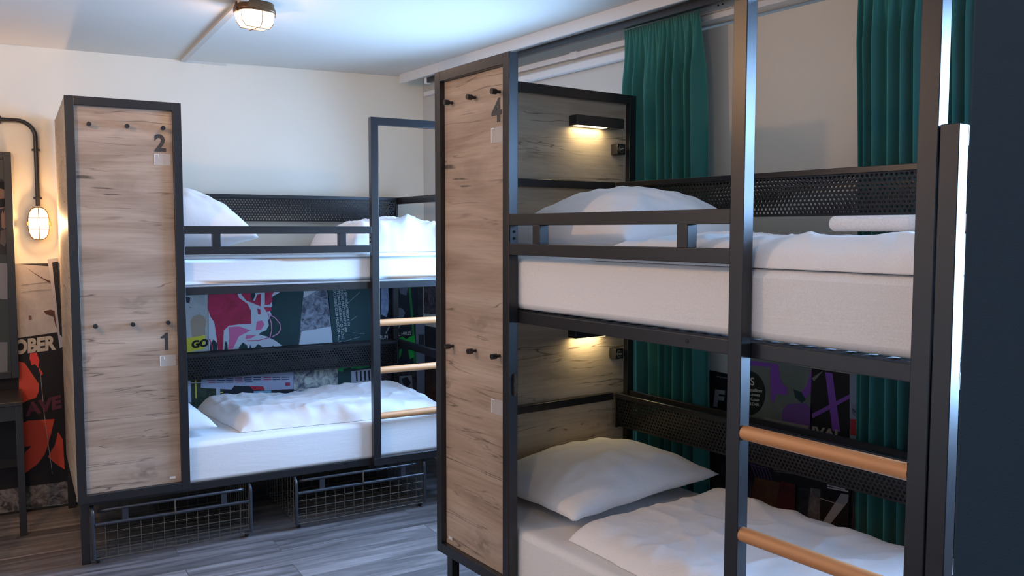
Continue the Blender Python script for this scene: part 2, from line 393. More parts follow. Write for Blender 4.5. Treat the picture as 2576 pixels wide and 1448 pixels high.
def text_mesh(s, size, matl, bold=.0, depth=.0006, squeeze=1.0):
    cu = bpy.data.curves.new('t', 'FONT'); cu.body = s; cu.size = size; cu.offset = bold; cu.extrude = depth/2
    cu.align_x = 'LEFT'; cu.resolution_u = 4
    o = bpy.data.objects.new('t', cu); col.objects.link(o); dg = bpy.context.evaluated_depsgraph_get()
    me = bpy.data.meshes.new_from_object(o.evaluated_get(dg)); bpy.data.objects.remove(o); bpy.data.curves.remove(cu)
    xs = [v.co.x for v in me.vertices]; ys = [v.co.y for v in me.vertices]
    if xs:
        x0_, x1_, y0_, y1_ = min(xs), max(xs), min(ys), max(ys)
        for v in me.vertices: v.co.x -= x0_; v.co.y -= y0_
        me['w'] = x1_-x0_; me['h'] = y1_-y0_
    me.materials.clear(); me.materials.append(matl); return me
def fit_text(name, s, matl, O, A, B, parent=None, bold=.02):
    """text filling the parallelogram with origin O, width vector A, height vector B"""
    me = text_mesh(s, 1.0, matl, bold, .001); w_, h_ = me['w'], me['h']; N = A.cross(B).normalized()
    for v in me.vertices:
        x, y, z = v.co; v.co = O + A*(x/w_) + B*(y/h_) + N*(.0004 if z > 0 else -.0002)
    return link(name, me, parent)

DIGIT = mat('dark_grey_print', (.05, .05, .055), .6)
HOLDER = bpy.data.materials.new('clear_card_holder'); HOLDER.use_nodes = True
hb_ = HOLDER.node_tree.nodes['Principled BSDF']; hb_.inputs['Base Color'].default_value = (.8, .8, .8, 1); hb_.inputs['Roughness'].default_value = .15; hb_.inputs['Alpha'].default_value = .35
PAPER = mat('white_label', (.8, .8, .8), .6)

def V(*a): return Vector(a)
def tray(mb_root, s, u0, u1):
    """perforated backrest tray: a trough, front sheet leaning in towards the bottom"""
    d = u1-u0
    r = MB().bbox(u0, u1, D-.125, D-.105, s-.022, s, .002, 1).bbox(u0, u1, D-.030, D-.012, s-.022, s, .002, 1)
    r.bbox(u0, u0+.004, D-.12, D-.015, s-.165, s-.02, .0015, 1).bbox(u1-.004, u1, D-.12, D-.015, s-.165, s-.02, .0015, 1)
    fr = r.build('tray_rim', BLACK, mb_root)
    for nm, a, b in (('front_sheet', (D-.115, -.018), (D-.085, -.165)), ('back_sheet', (D-.020, -.018), (D-.020, -.165)), ('bottom_sheet', (D-.085, -.165), (D-.020, -.165))):
        me = perforated(nm, d, a, b)
        o = link(nm, me, fr); o.location = (u0, 0, s)
        md = o.modifiers.new('gauge', 'SOLIDIFY'); md.thickness = .0014; md.offset = 0
    return fr

def make_bunk(loc, rz, label, digits, dg, holder_u, sticker_u):
    root = empty('bunk_bed', loc, rz); tag(root, label, 'bunk bed')
    # front privacy panel: frame, board, pegs, digits
    mb = MB(); y0, y1 = 0, T
    mb.bbox(0, T, y0, y1, HB, H, .002).bbox(W-T, W, y0, y1, HB, H, .002).bbox(T-.001, W-T+.001, y0, y1, H-T, H, .002).bbox(T-.001, W-T+.001, y0, y1, HB, HB+T, .002)
    pf = mb.build('panel_frame', BLACK, root)
    MB().bbox(T, W-T, .022, .034, HB+T, H-T, .001, 1).build('panel_board', OAK, pf)
    for pz in (2.120, 1.167):
        for pu in (.100, .264, .425):
            k = MB().tube([(pu, .0215, pz), (pu, .002, pz)], .006, 14).tube([(pu, .004, pz), (pu, -.016, pz)], .0105, 18)
            k.build('coat_peg', BLACK, pf)
    for (dgt, z0, z1, w0) in digits:
        x0_, x1_ = w0
        if dgt == '1':
            a, b = x1_-x0_, z1-z0
            pts = [(x0_+a*.55, z0), (x1_, z0), (x1_, z1), (x0_+a*.66, z1), (x0_+a*.50, z0+b*.90), (x0_+a*.22, z0+b*.82), (x0_, z0+b*.80), (x0_, z0+b*.68), (x0_+a*.55, z0+b*.70)]
            n = len(pts)
            MB().add([(x, .0210, z) for x, z in pts]+[(x, .0219, z) for x, z in pts], [tuple(range(n)), tuple(range(2*n-1, n-1, -1))]+[(i, n+i, n+(i+1) % n, (i+1) % n) for i in range(n)]).build('digit', DIGIT, pf)
            continue
        fit_text('digit', dgt, DIGIT, V(x0_, .0215, z0), V(x1_-x0_, 0, 0), V(0, 0, z1-z0), pf, .035)
    for z0 in (1.942, .946):
        h = MB().bbox(holder_u, holder_u+.075, .0205, .0218, z0, z0+.056, .0005, 1).build('card_holder', HOLDER, pf)
        MB().box(holder_u-.0005, holder_u+.003, .0200, .0205, z0+.002, z0+.054).box(holder_u+.003, holder_u+.02, .0200, .0205, z0+.051, z0+.054).box(holder_u+.018, holder_u+.021, .0198, .0205, z0+.036, z0+.052).build('holder_edge', PAPER, h)
    MB().box(sticker_u, sticker_u+.028, .0212, .0219, .372, .384).build('sticker', PAPER, pf)
    # headboard side
    mb = MB()
    mb.bbox(0, T, D-T, D, .0, H, .002).bbox(.001, T, T+.001, D-T+.001, H-T, H, .002).bbox(.001, T, T+.001, D-T+.001, HB, HB+T, .002)
    hf = mb.build('headboard_frame', BLACK, root)
    MB().bbox(-.001, .013, .012, D-.022, HB+.008, H-.012, .001, 1).build('headboard_board', OAKV, hf)
    for s in (S1, S2):
        MB().bbox(.014, T, T, D-.125, s-.034, s, .002).build('headboard_rail', BLACK, hf)
    # legs under the front
    for u in (.012, L-.046):
        MB().bbox(u, u+.038, .042, .078, .0, HB if u < 1 else .288, .002).build('leg', BLACK, root)
    MB().bbox(L-T, L, .001, T, .288, S1, .002).build('foot_post', BLACK, root)
    MB().bbox(L-T, L, D-T, D, .0, S1, .002).build('foot_post', BLACK, root)
    for z0, z1 in ((S1-.045, S1), (S2-.045, S2), (1.293, 1.333), (.288, .328)):
        MB().bbox(L-T+.001, L-.001, T, D-T, z0, z1, .002).build('end_rail', BLACK, root)
    for z0, z1 in ((1.295, 1.335), (.288, .328)):
        f = MB().bbox(T, L-T, .042, .080, z0, z1, .002).build('side_rail', BLACK, root)
        for u in ((.62, 1.32) if z0 > 1 else (.9,)): MB().tube([(u, .0425, (z0+z1)/2), (u, .0412, (z0+z1)/2)], .0065, 12).build('bolt_hole', DARK, f)
        MB().bbox(T, L-T, D-T, D, z0, z1, .002).build('side_rail', BLACK, root)
    # bed bases: slats
    for z in (1.318, .311):
        mb = MB()
        for i in range(34):
            u = .07+i*.0585; mb.box(u, u+.022, .08, D-T, z, z+.006)
        for v in (.2, .36, .52, .68, .84): mb.box(.045, L-.045, v, v+.016, z-.004, z)
        mb.build('bed_base', BLACK, root)
    # guard rail
    mb = MB(); g0, g1 = 1.5391+dg, 1.6830+dg
    mb.bbox(W, ST[0], .001, T, g1-T, g1, .002).bbox(W, ST[0], .001, T, g0, g0+T, .002)
    for u in (.648, 1.312): mb.bbox(u, u+.04, .001, T, g0+T-.001, g1-T+.001, .002)
    gr = mb.build('guard_rail', BLACK, root)
    for u, s in ((W, 1), (ST[0], -1)):
        MB().box(u, u+s*.003, .004, T-.004, g0+T, g1-T).build('end_plate', BLACKG, gr)
    for zz in (.018, .042):
        for u, s in ((W+.003, 1), (ST[0]-.003, -1)): MB().tube([(u, T/2, g0+T+zz), (u+s*.003, T/2, g0+T+zz)], .005, 10).build('bolt', DARK, gr)
    # ladder
    lad = MB().bbox(ST[0], ST2[1], 0, T, H-.042, H, .002).bbox(ST[0], ST2[1], 0, T, .2904, .333, .002).bbox(ST[0], ST[1], .0003, T-.0003, .331, H-.039, .002).bbox(ST2[0], ST2[1], .0003, T-.0003, .331, H-.039, .002).build('ladder_frame', BLACK, root)
    for z in (1.102, .832, .569):
        MB().tube([(ST[1], T/2, z), (ST2[0], T/2, z)], .0195, 28).build('rung', BEECH, lad)
    # trays
    tray(root, S1, T+.002, L-T-.002); tray(root, S2, T+.002, L-T-.002)
    # reading lamps and sockets on the headboard
    for z in (2.087, 1.143):
        l = MB().bbox(.013, .068, .680, .960, z, z+.045, .003).build('reading_lamp', BLACK, root)
        MB().box(.024, .060, .695, .865, z-.0015, z+.001).build('led_diffuser', LED, l)
        a = area('reading_lamp_light', (.042, .78, z-.004), (0, 0, 0), .03, .17, .55, (1.0, .78, .40)); a.parent = l
        k = MB().bbox(.013, .058, .930, .980, z-.116, z-.067, .003).build('socket', BLACK, root)
        f = MB().tube([(.058, .955, z-.0915), (.0605, .955, z-.0915)], .017, 24).build('socket_ring', WIRE, k)
        MB().tube([(.0604, .955, z-.0915), (.0612, .955, z-.0915)], .0125, 20).build('socket_face', BLACK, f)
        MB().box(.0610, .0622, .946, .964, z-.095, z-.0935).box(.0610, .0622, .946, .964, z-.0895, z-.088).build('socket_slot', PAPER, f)
    return root
bedA = make_bunk((XA, YA, 0), TA, 'black steel bunk bed with oak panel marked 2 and 1 against the back wall',
                 [('2', 2.008, 2.093, (.387, .441)), ('1', 1.026, 1.114, (.392, .426))], -.038, .386, .417)
bedB = make_bunk((XB, YB, 0), -PI/2, 'black steel bunk bed with oak panel marked 4 under the curtains, nearest the viewer',
                 [('4', 2.015, 2.101, (.371, .436)), ('3', 1.030, 1.115, (.485, .535))], 0, .371, .057)

# ------------------------------------------------------------------ bedding
def place(o, bed):
    o.matrix_world = Matrix.Translation(bed.location) @ Matrix.Rotation(bed.rotation_euler.z, 4, 'Z'); return o
def mattress(bed, z0, z1, label, seed, u0=.05, u1=2.03):
    bm = bmesh.new(); bmesh.ops.create_cube(bm, size=1)
    v0, v1 = .048, D-.13
    for v in bm.verts: v.co = ((u0+u1)/2+v.co.x*(u1-u0), (v0+v1)/2+v.co.y*(v1-v0), (z0+z1)/2+v.co.z*(z1-z0))
    bmesh.ops.subdivide_edges(bm, edges=bm.edges[:], cuts=7, use_grid_fill=True)
    es = [e for e in bm.edges if len(e.link_faces) == 2 and e.calc_face_angle() > .5]
    bmesh.ops.bevel(bm, geom=es, offset=.022, segments=4, affect='EDGES', profile=.5)
    for v in bm.verts:
        c = v.co; n = noise.noise(V(c.x*1.7, c.y*2, c.z*5+seed))*.004
        if z0+.02 < c.z < z1-.02 and c.y < v0+.005: c.y -= n+.003
    for f in bm.faces: f.smooth = True
    me = bpy.data.meshes.new('mattress'); bm.to_mesh(me); bm.free(); me.materials.append(SHEET)
    o = place(link('mattress', me), bed); tag(o, label, 'mattress', 'sheeted mattresses on the bunks'); return o
mattress(bedA, 1.3265, 1.497, 'white sheeted mattress on the top bunk against the back wall', 1)
mattress(bedA, .3195, .535, 'white sheeted mattress on the bottom bunk above the wire baskets', 2)
mattress(bedB, 1.3425, 1.528, 'white sheeted mattress on the top bunk nearest the viewer', 3)
mattress(bedB, .3195, .532, 'white sheeted mattress on the bottom bunk nearest the viewer', 4)

def pillow(bed, c, hx, hy, th, rz, label, seed, tilt=0, roll=0):
    N = 56; vs = []; fs = []
    def P(i, j, s):
        a = -1+2*i/N; b = -1+2*j/N
        # pinched outline: edges bow inwards, corners stay pointed
        x = a*(1-.075*(1-b*b)*abs(a)**2); y = b*(1-.075*(1-a*a)*abs(b)**2)
        h = max(0, (1-a**4)*(1-b**4))**.50*(.60+.40*(1-a*a)*(1-b*b))
        e = 1-max(abs(a), abs(b))
        wr = noise.noise(V(a*2.2+seed, b*2.2, s*3))*.09 + .05*noise.noise(V(a*6, b*6+seed, s))*min(1, e*4)
        ang = math.atan2(b, a); rad = math.hypot(a, b)
        wr += .055*math.sin(ang*14+seed+3*noise.noise(V(a*2, b*2, seed)))*max(0, rad-.45)*min(1, e*6)
        z = s*th*(h*(1+wr)) if s > 0 else -th*.28*h
        return V(x*hx, y*hy, z+ (.006*noise.noise(V(a*4, b*4, seed))))
    for s in (1, -1):
        for i in range(N+1):
            for j in range(N+1): vs.append(P(i, j, s))
    M = (N+1)*(N+1)
    for i in range(N):
        for j in range(N):
            a = i*(N+1)+j; fs.append((a, a+N+1, a+N+2, a+1)); fs.append((M+a, M+a+1, M+a+N+2, M+a+N+1))
    mt = Matrix.Translation(c) @ Matrix.Rotation(rz, 4, 'Z') @ Matrix.Rotation(tilt, 4, 'Y') @ Matrix.Rotation(roll, 4, 'X')
    vs = [mt @ v for v in vs]
    me = bpy.data.meshes.new('pillow'); me.from_pydata([tuple(v) for v in vs], [], fs)
    bm = bmesh.new(); bm.from_mesh(me); bmesh.ops.remove_doubles(bm, verts=bm.verts[:], dist=.0004)
    bmesh.ops.recalc_face_normals(bm, faces=bm.faces[:])
    for f in bm.faces: f.smooth = True
    bm.to_mesh(me); bm.free(); me.materials.append(DUVET)
    o = place(link('pillow', me), bed); tag(o, label, 'pillow', 'white pillows on the bunks'); return o

def duvet(bed, corners, zb, th, label, seed, wr=.012, edge=.10, hump=None, p=1.0, NU=150, NV=90):
    """closed quilt: corners in plan (near-head, near-foot, far-foot, far-head) as (u, v)"""
    c0, c1, c2, c3 = [V(*c, 0) for c in corners]
    vs = []; fs = []
    def prof(d):   # rounded edge
        d = min(1, max(0, d/edge)); return math.sqrt(max(0, 1-(1-d)**2))
    def P(i, j, s):
        a = i/NU; b = j/NV
        pl = (c0*(1-a)+c1*a)*(1-b)+(c3*(1-a)+c2*a)*b
        lu = ((c1-c0).length+(c2-c3).length)/2; lv = ((c3-c0).length+(c2-c1).length)/2
        du = min(a, 1-a)*lu; dv = min(b, 1-b)*lv
        # wavy outline
        cen = (c0+c1+c2+c3)/4; out = (pl-cen); out.normalize()
        ed = math.exp(-min(du, dv)*14)
        pl = pl + out*ed*(.014*noise.noise(V(pl.x*5, pl.y*5, seed))+.006*noise.noise(V(pl.x*17, pl.y*17, seed)))
        h = min(prof(du), 1)*min(prof(dv), 1)
        if s < 0: return V(pl.x, pl.y, zb + .0*h)
        q = V(pl.x, pl.y, seed)
        z = th*(.82+.25*noise.noise(V(pl.x*1.7, pl.y*2.2, seed*2)))
        w1 = 1-abs(noise.noise(V(pl.x*3.2+.6*noise.noise(q*2), pl.y*5.5, seed))); w2 = 1-abs(noise.noise(V(pl.x*9+seed, pl.y*6+1.5*noise.noise(q*3), 2)))
        z += wr*(w1**5*1.5-.5) + wr*.5*(w2**4-.4) + wr*.25*noise.noise(V(pl.x*22, pl.y*22, seed))
        # puckers perpendicular to the long edges
        z += wr*.9*ed*math.sin(pl.x*46+5*noise.noise(V(pl.x*4, 0, seed)))
        if hump: z += hump(pl.x, pl.y)
        return V(pl.x, pl.y, zb+.004+max(.004, z)*h)
    for s in (1, -1):
        for i in range(NU+1):
            for j in range(NV+1): vs.append(P(i, j, s))
    M = (NU+1)*(NV+1)
    for i in range(NU):
        for j in range(NV):
            a = i*(NV+1)+j; fs.append((a, a+NV+1, a+NV+2, a+1)); fs.append((M+a, M+a+1, M+a+NV+2, M+a+NV+1))
    # seal the rim
    rim = [i*(NV+1) for i in range(NU+1)]+[NU*(NV+1)+j for j in range(1, NV+1)]+[i*(NV+1)+NV for i in range(NU-1, -1, -1)]+[j for j in range(NV-1, 0, -1)]
    for k in range(len(rim)):
        a, b = rim[k], rim[(k+1) % len(rim)]; fs.append((a, b, M+b, M+a))
    me = bpy.data.meshes.new('duvet'); me.from_pydata([tuple(v) for v in vs], [], fs)
    bm = bmesh.new(); bm.from_mesh(me); bmesh.ops.recalc_face_normals(bm, faces=bm.faces[:])
    for f in bm.faces: f.smooth = True
    bm.to_mesh(me); bm.free(); me.materials.append(DUVET)
    o = place(link('duvet', me), bed); tag(o, label, 'duvet', 'white duvets on the bunks'); return o

# bottom bunk, back wall
pillow(bedA, V(.36, .50, .585), .30, .38, .13, .06, 'white pillow with a pointed corner on the bottom bunk behind panel 1', 2.2)
duvet(bedA, [(.80, .15), (1.98, .055), (2.01, .93), (.70, .88)], .537, .095, 'crumpled white duvet on the bottom bunk above the wire baskets', 3.3, .010)
# top bunk, back wall
pillow(bedA, V(.48, .50, 1.585), .43, .39, .27, 0, 'plump white pillow on the top bunk behind panel 2', 7.1)
duvet(bedA, [(1.42, .12), (2.03, .052), (2.03, .92), (1.40, .88)], 1.499, .16, 'white duvet bunched at the foot of the top bunk by the back wall', 5.3, .016, hump=lambda u, v: .05*math.exp(-((u-1.78)/.22)**2))
# bottom bunk, right
pillow(bedB, V(.35, .56, .600), .31, .41, .135, .05, 'large white pillow on the bottom bunk under the low reading lamp', 4.4, roll=.03)
duvet(bedB, [(.70, .13), (1.99, .055), (1.99, .93), (.69, .93)], .534, .10, 'white duvet spread over the bottom bunk behind the orange rungs', 8.3, .007)
# top bunk, right
pillow(bedB, V(.53, .56, 1.588), .36, .36, .205, 0, 'plump white pillow on the top bunk under the lit reading lamp', 9.4)
duvet(bedB, [(.90, .052), (2.03, .050), (2.03, .93), (.92, .90)], 1.530, .086, 'thick white duvet on the top bunk with a folded towel on it', 6.6, .008)
# towel
tw = MB()
tw.bbox(1.51, 1.99, .40, .76, 1.624, 1.668, .020, 6)
two = place(tw.build('towel', TOWEL), bedB); tag(two, 'folded white towel lying on the duvet of the right top bunk', 'towel')

# ------------------------------------------------------------------ wire baskets
def basket(u0, u1, label):
    root = empty('wire_basket'); root.matrix_world = MA @ Matrix.Translation((u0, .012, 0)); w_ = u1-u0; dp = .62
    tag(root, label, 'wire basket', 'wheeled wire baskets under the back bunk')
    R_ = .009; zt = .277
    for x in (0, w_):
        pts = [(x, 0, .03), (x, 0, zt-.03)] + [(x, .03-.03*math.cos(t), zt-.03+.03*math.sin(t)) for t in (PI/6, PI/3, PI/2)] + [(x, dp-.03, zt), (x, dp, zt-.03), (x, dp, .03)]
        MB().tube(pts, R_, 12).build('side_tube', BLACKG, root)
    MB().tube([(R_, 0, .198), (w_-R_, 0, .198)], R_, 12).build('front_bar', BLACKG, root)
    MB().tube([(R_, dp, .198), (w_-R_, dp, .198)], R_, 12).build('rear_bar', BLACKG, root)
    # pull handle
    hp = [(.03, .035, .255), (.045, .008, .264), (.065, 0, .266), (w_-.065, 0, .266), (w_-.045, .008, .264), (w_-.03, .035, .255)]
    h = MB().tube(hp, .0075, 12).build('handle', BLACKG, root)
    for x in (.13, w_-.15): MB().bbox(x, x+.028, -.004, .004, .202, .263, .001, 1).build('strut', BLACKG, h)
    MB().bbox(w_/2-.004, w_/2+.004, -.008, .004, .195, .268, .001, 1).tube([(w_/2, -.008, .205), (w_/2, -.014, .22), (w_/2, -.008, .23)], .002, 6).build('clip', WIRE, h)
    g = MB(); wr = .0015
    def grid(fx, w, z0, z1, pitch, g):
        n = round(w/.054)
        for i in range(1, n): g.tube([fx(w*i/n, z0), fx(w*i/n, z1)], wr, 5)
        m = round((z1-z0)/pitch)
        for j in range(m): zz = z1-(z1-z0)*(j+1)/m; g.tube([fx(0, zz), fx(w, zz)], wr, 5)
    grid(lambda a, z: (a, 0, z), w_, .028, .198, .042, g); g.build('front_mesh', WIRE, root)
    g = MB(); grid(lambda a, z: (a, dp, z), w_, .028, .198, .042, g); g.build('rear_mesh', WIRE, root)
    for x in (0, w_):
        g = MB(); grid(lambda a, z: (x, a, z), dp, .028, .27, .042, g); g.build('side_mesh', WIRE, root)
    g = MB()
    for i in range(1, 15): g.tube([(w_*i/15, 0, .029), (w_*i/15, dp, .029)], wr, 5)
    for i in range(0, 13): g.tube([(0, dp*i/12, .030), (w_, dp*i/12, .030)], wr, 5)
    g.build('bottom_mesh', WIRE, root)
    for x in (.0, w_):
        for y in (.03, dp-.03):
            s = 1 if x == 0 else -1
            MB().tube([(x+s*.012, y, .0135), (x+s*.026, y, .0135)], .0135, 16).build('castor', DARK, root)
            MB().box(x+s*.006, x+s*.011, y-.012, y+.012, .012, .03).build('castor_fork', BLACKG, root)
    return root
basket(.062, .812, 'black wire basket on castors under panel 1 of the back bunk')
basket(1.055, 1.815, 'black wire basket on castors beneath the ladder of the back bunk')

# ------------------------------------------------------------------ lamps and conduit
sx_, sz_ = -.098, 1.66
cd = empty('conduit_pipe'); cd.matrix_world = MA @ Matrix.Translation((sx_, WV-.001, sz_))
zb = 2.236-sz_
pts = [(-1.6, -.02, zb)] + [(-.09+.09*math.sin(t)*1, -.02, zb-.09+.09*math.cos(t)) for t in [i*PI/2/8 for i in range(0, 9)]] + [(0, -.02, .10)]
MB().tube(pts, .012, 14).build('pipe', BLACK, cd)
for q, ax in (((-.17, -.02, zb), 0), ((0, -.02, zb-.16), 2), ((0, -.02, .145), 2)):
    mb = MB(); x, y, z = q
    if ax == 0: mb.tube([(x-.006, y, z), (x+.006, y, z)], .0155, 14).box(x-.005, x+.005, y+.0, y+.02, z-.021, z+.021)
    else: mb.tube([(x, y, z-.006), (x, y, z+.006)], .0155, 14).box(x-.021, x+.021, y, y+.02, z-.005, z+.005)
    mb.build('pipe_clip', BLACK, cd)
tag(cd, 'black conduit pipe bending down the back wall to the caged wall lamp', 'conduit')

def dome(hx, hz, dep, n=28, m=12):
    """oval opal dome sticking out along -y"""
    vs = []; fs = []
    for i in range(m+1):
        t = i/m*PI/2
        for k in range(n):
            a = 2*PI*k/n; c = math.cos(a); s = math.sin(a); e = .62
            x = math.copysign(abs(c)**e, c)*hx*math.cos(t)**.33 if i < m else 0
            z = math.copysign(abs(s)**e, s)*hz*math.cos(t)**.33 if i < m else 0
            vs.append((x, -dep*math.sin(t), z))
    for i in range(m):
        for k in range(n): fs.append((i*n+k, i*n+(k+1) % n, (i+1)*n+(k+1) % n, (i+1)*n+k))
    return vs, fs
def ovalring(hx, hz, y, r, mb, n=32, e=.72):
    mb.tube([(math.copysign(abs(math.cos(2*PI*k/n))**e, math.cos(2*PI*k/n))*hx, y, math.copysign(abs(math.sin(2*PI*k/n))**e, math.sin(2*PI*k/n))*hz) for k in range(n)], r, 8, closed=True); return mb
def caged_lamp(name, mt, hx, hz, dep, parent_root, bmat, base=.03):
    vs, fs = [], []
    n = 32; e = .72
    prof = [(.93, 0), (.97, -base*.5), (1.03, -base*.9), (1.03, -base-.004), (.0, -base-.004)]
    mb = MB()
    for i, (s, y) in enumerate(prof):
        for k in range(n):
            c = math.cos(2*PI*k/n); q = math.sin(2*PI*k/n)
            vs.append((math.copysign(abs(c)**e, c)*hx*s, y, math.copysign(abs(q)**e, q)*hz*s))
    for i in range(len(prof)-1):
        for k in range(n): fs.append((i*n+k, i*n+(k+1) % n, (i+1)*n+(k+1) % n, (i+1)*n+k))
    mb.add(vs, fs, True); mb.build('lamp_base', BRASS, parent_root)
    v2, f2 = dome(hx*.93, hz*.94, dep); g = MB().add([(x, y-base-.004, z) for x, y, z in v2], f2, True).build('glass_dome', bmat, parent_root)
    mb = MB(); ovalring(hx*.98, hz*1.0, -base-.006, .004, mb)
    for zf in (-.36, 0, .36):
        a = math.sqrt(1-zf*zf)
        pts = [(-hx*a*.97, -base-.006, hz*zf), (-hx*a*.93, -base-dep*.75, hz*zf), (-hx*a*.7, -base-dep*1.07, hz*zf), (hx*a*.7, -base-dep*1.07, hz*zf), (hx*a*.93, -base-dep*.75, hz*zf), (hx*a*.97, -base-.006, hz*zf)]
        if abs(zf) > .1: mb.tube(pts, .0022, 6)
    pts = [(0, -base-.006, -hz*.97), (0, -base-dep*.8, -hz*.93), (0, -base-dep*1.08, -hz*.7), (0, -base-dep*1.08, hz*.7), (0, -base-dep*.8, hz*.93), (0, -base-.006, hz*.97)]
    mb.tube(pts, .0022, 6)
    mb.build('cage', BRASS, parent_root)
    for s in (1, -1): MB().bbox(s*hx*1.02-.009, s*hx*1.02+.009, -base-.014, -base+.006, -.012, .012, .002).build('lug', BRASS, parent_root)
sc1 = empty('wall_lamp'); sc1.matrix_world = MA @ Matrix.Translation((sx_, WV-.001, sz_)); caged_lamp('wall_lamp', None, .052, .090, .055, sc1, BULB, .028)
tag(sc1, 'lit caged oval wall lamp at the end of the black conduit', 'wall lamp')
lp = point('wall_lamp_light', (0, -.058, 0), 24, WARM, .02); lp.parent = sc1
cl0 = on_back(640, 50)   # direction only
d = ray(641, 48); t_ = (2.590-CZ)/d.z; cp = CAM+d*t_
clz = 2.659
sc2 = empty('ceiling_lamp', (cp.x, cp.y, clz)); sc2.rotation_euler = (-PI/2+PI, 0, 0)
sc2.rotation_euler = (PI/2, 0, .15)
caged_lamp('ceiling_lamp', None, .088, .075, .070, sc2, BULBC, .036)
tag(sc2, 'lit caged brass bulkhead lamp on the ceiling beside the seam', 'ceiling lamp')
for o in list(sc2.children): pass
for lx, ly in ((-.55, 3.1), (-.15, .75)):  # lamps out of view, added as warm fill; left one follows a corner glow
    q = empty('ceiling_lamp', (lx, ly, 2.645)); q.rotation_euler = (PI/2, 0, .15)
    caged_lamp('ceiling_lamp', None, .088, .075, .070, q, BULBC, .036)
    tag(q, 'lit caged brass bulkhead lamp added out of view on the ceiling over the %s' % ('left side of the room' if ly > 2 else 'aisle by the viewer'), 'ceiling lamp')
    point('ceiling_lamp_light', (lx, ly, 2.573), 120 if ly > 2 else 44, WARM, .045)
pl2 = point('ceiling_lamp_light', (cp.x, cp.y, clz-.072), 12, WARM, .02)

# ------------------------------------------------------------------ desk and framed picture at the left
dk = empty('desk'); dk.matrix_world = MA @ Matrix.Translation((-.212, .655, 0))
MB().bbox(-1.3, 0, -.02, .405, .700, .722, .003).build('desk_top', BLACK, dk)
MB().bbox(-1.28, -.012, .0, .022, .62, .70, .002).build('apron', BLACK, dk)
MB().bbox(-1.28, -.03, .30, .32, .30, .68, .002).build('back_panel', DARK, dk)
for x in (-.035, -1.28):
    for y in (-.01, .36): MB().bbox(x, x+.035, y, y+.035, 0, .700, .002).build('leg', BLACK, dk)
tag(dk, 'black desk with square legs at the left edge by the wall', 'desk')
fx1, fz1, fz0 = -.222, 2.056, .787
fp = empty('framed_picture'); fp.matrix_world = MA @ Matrix.Translation((fx1, 1.066, fz0))
MAI = MA.inverted()
Hh = fz1-fz0; Ww = .62; b = .038
MB().bbox(-b, 0, -.018, .018, 0, Hh, .002).bbox(-Ww, -Ww+b, -.018, .018, 0, Hh, .002).bbox(-Ww+b, -b, -.018, .018, Hh-b, Hh, .002).bbox(-Ww+b, -b, -.018, .018, 0, b, .002).build('frame', BLACK, fp)
pic = MB().box(-Ww+b, -b, .0, .006, b, Hh-b).build('picture_print', mat('picture_dark', (.035, .04, .03), .3), fp)
SKIN = mat('picture_skin', (.30, .16, .11), .6); SHIRT = mat('picture_shirt', (.16, .17, .18), .7); PGREY = mat('picture_grey', (.22, .22, .24), .6)
def flat(pts, m, name, parent, y=-.002, th=.0015):
    n = len(pts); return MB().add([(x, y, z) for x, z in pts]+[(x, y+th, z) for x, z in pts], [tuple(range(n)), tuple(range(2*n-1, n-1, -1))]+[(i, n+i, n+(i+1) % n, (i+1) % n) for i in range(n)]).build(name, m, parent)
def FP(x, y): q = MAI @ on_back(x, y, 1.066); return (q.x-fx1, q.z-fz0)
flat([FP(*q) for q in [(-60, 470), (-20, 455), (5, 450), (18, 470), (19, 540), (19, 640), (-60, 640)]], mat('picture_clothes', (.02, .02, .022), .6), 'figure', pic, -.001)
flat([FP(*q) for q in [(-14, 478), (2, 470), (14, 478), (18, 490), (18, 510), (12, 522), (0, 526), (-12, 520)]], SKIN, 'face', pic, -.0025)
flat([FP(*q) for q in [(-14, 478), (-6, 460), (8, 455), (18, 468), (18, 480), (2, 474)]], DARK, 'hair', pic, -.0035)
flat([FP(*q) for q in [(0, 500), (15, 498), (18, 505), (12, 520), (0, 522)]], DARK, 'beard', pic, -.0035)
flat([FP(*q) for q in [(3, 540), (6, 528), (9, 538), (12, 524), (14, 540), (19, 532), (19, 562), (12, 576), (4, 572)]], SKIN, 'hand', pic, -.0035)
flat([FP(*q) for q in [(2, 580), (16, 576), (19, 600), (12, 620), (0, 612)]], mat('picture_sleeve', (.13, .10, .09), .7), 'sleeve', pic, -.003)
flat([FP(*q) for q in [(-60, 660), (19, 662), (19, 752), (6, 752), (-60, 740)]], PGREY, 'shirt', pic, -.003)
flat([FP(*q) for q in [(-60, 860), (19, 860), (19, 948), (-60, 948)]], SHIRT, 'lower_print', pic, -.003)
tag(fp, 'tall black framed picture of a bearded person at the left edge', 'framed picture')

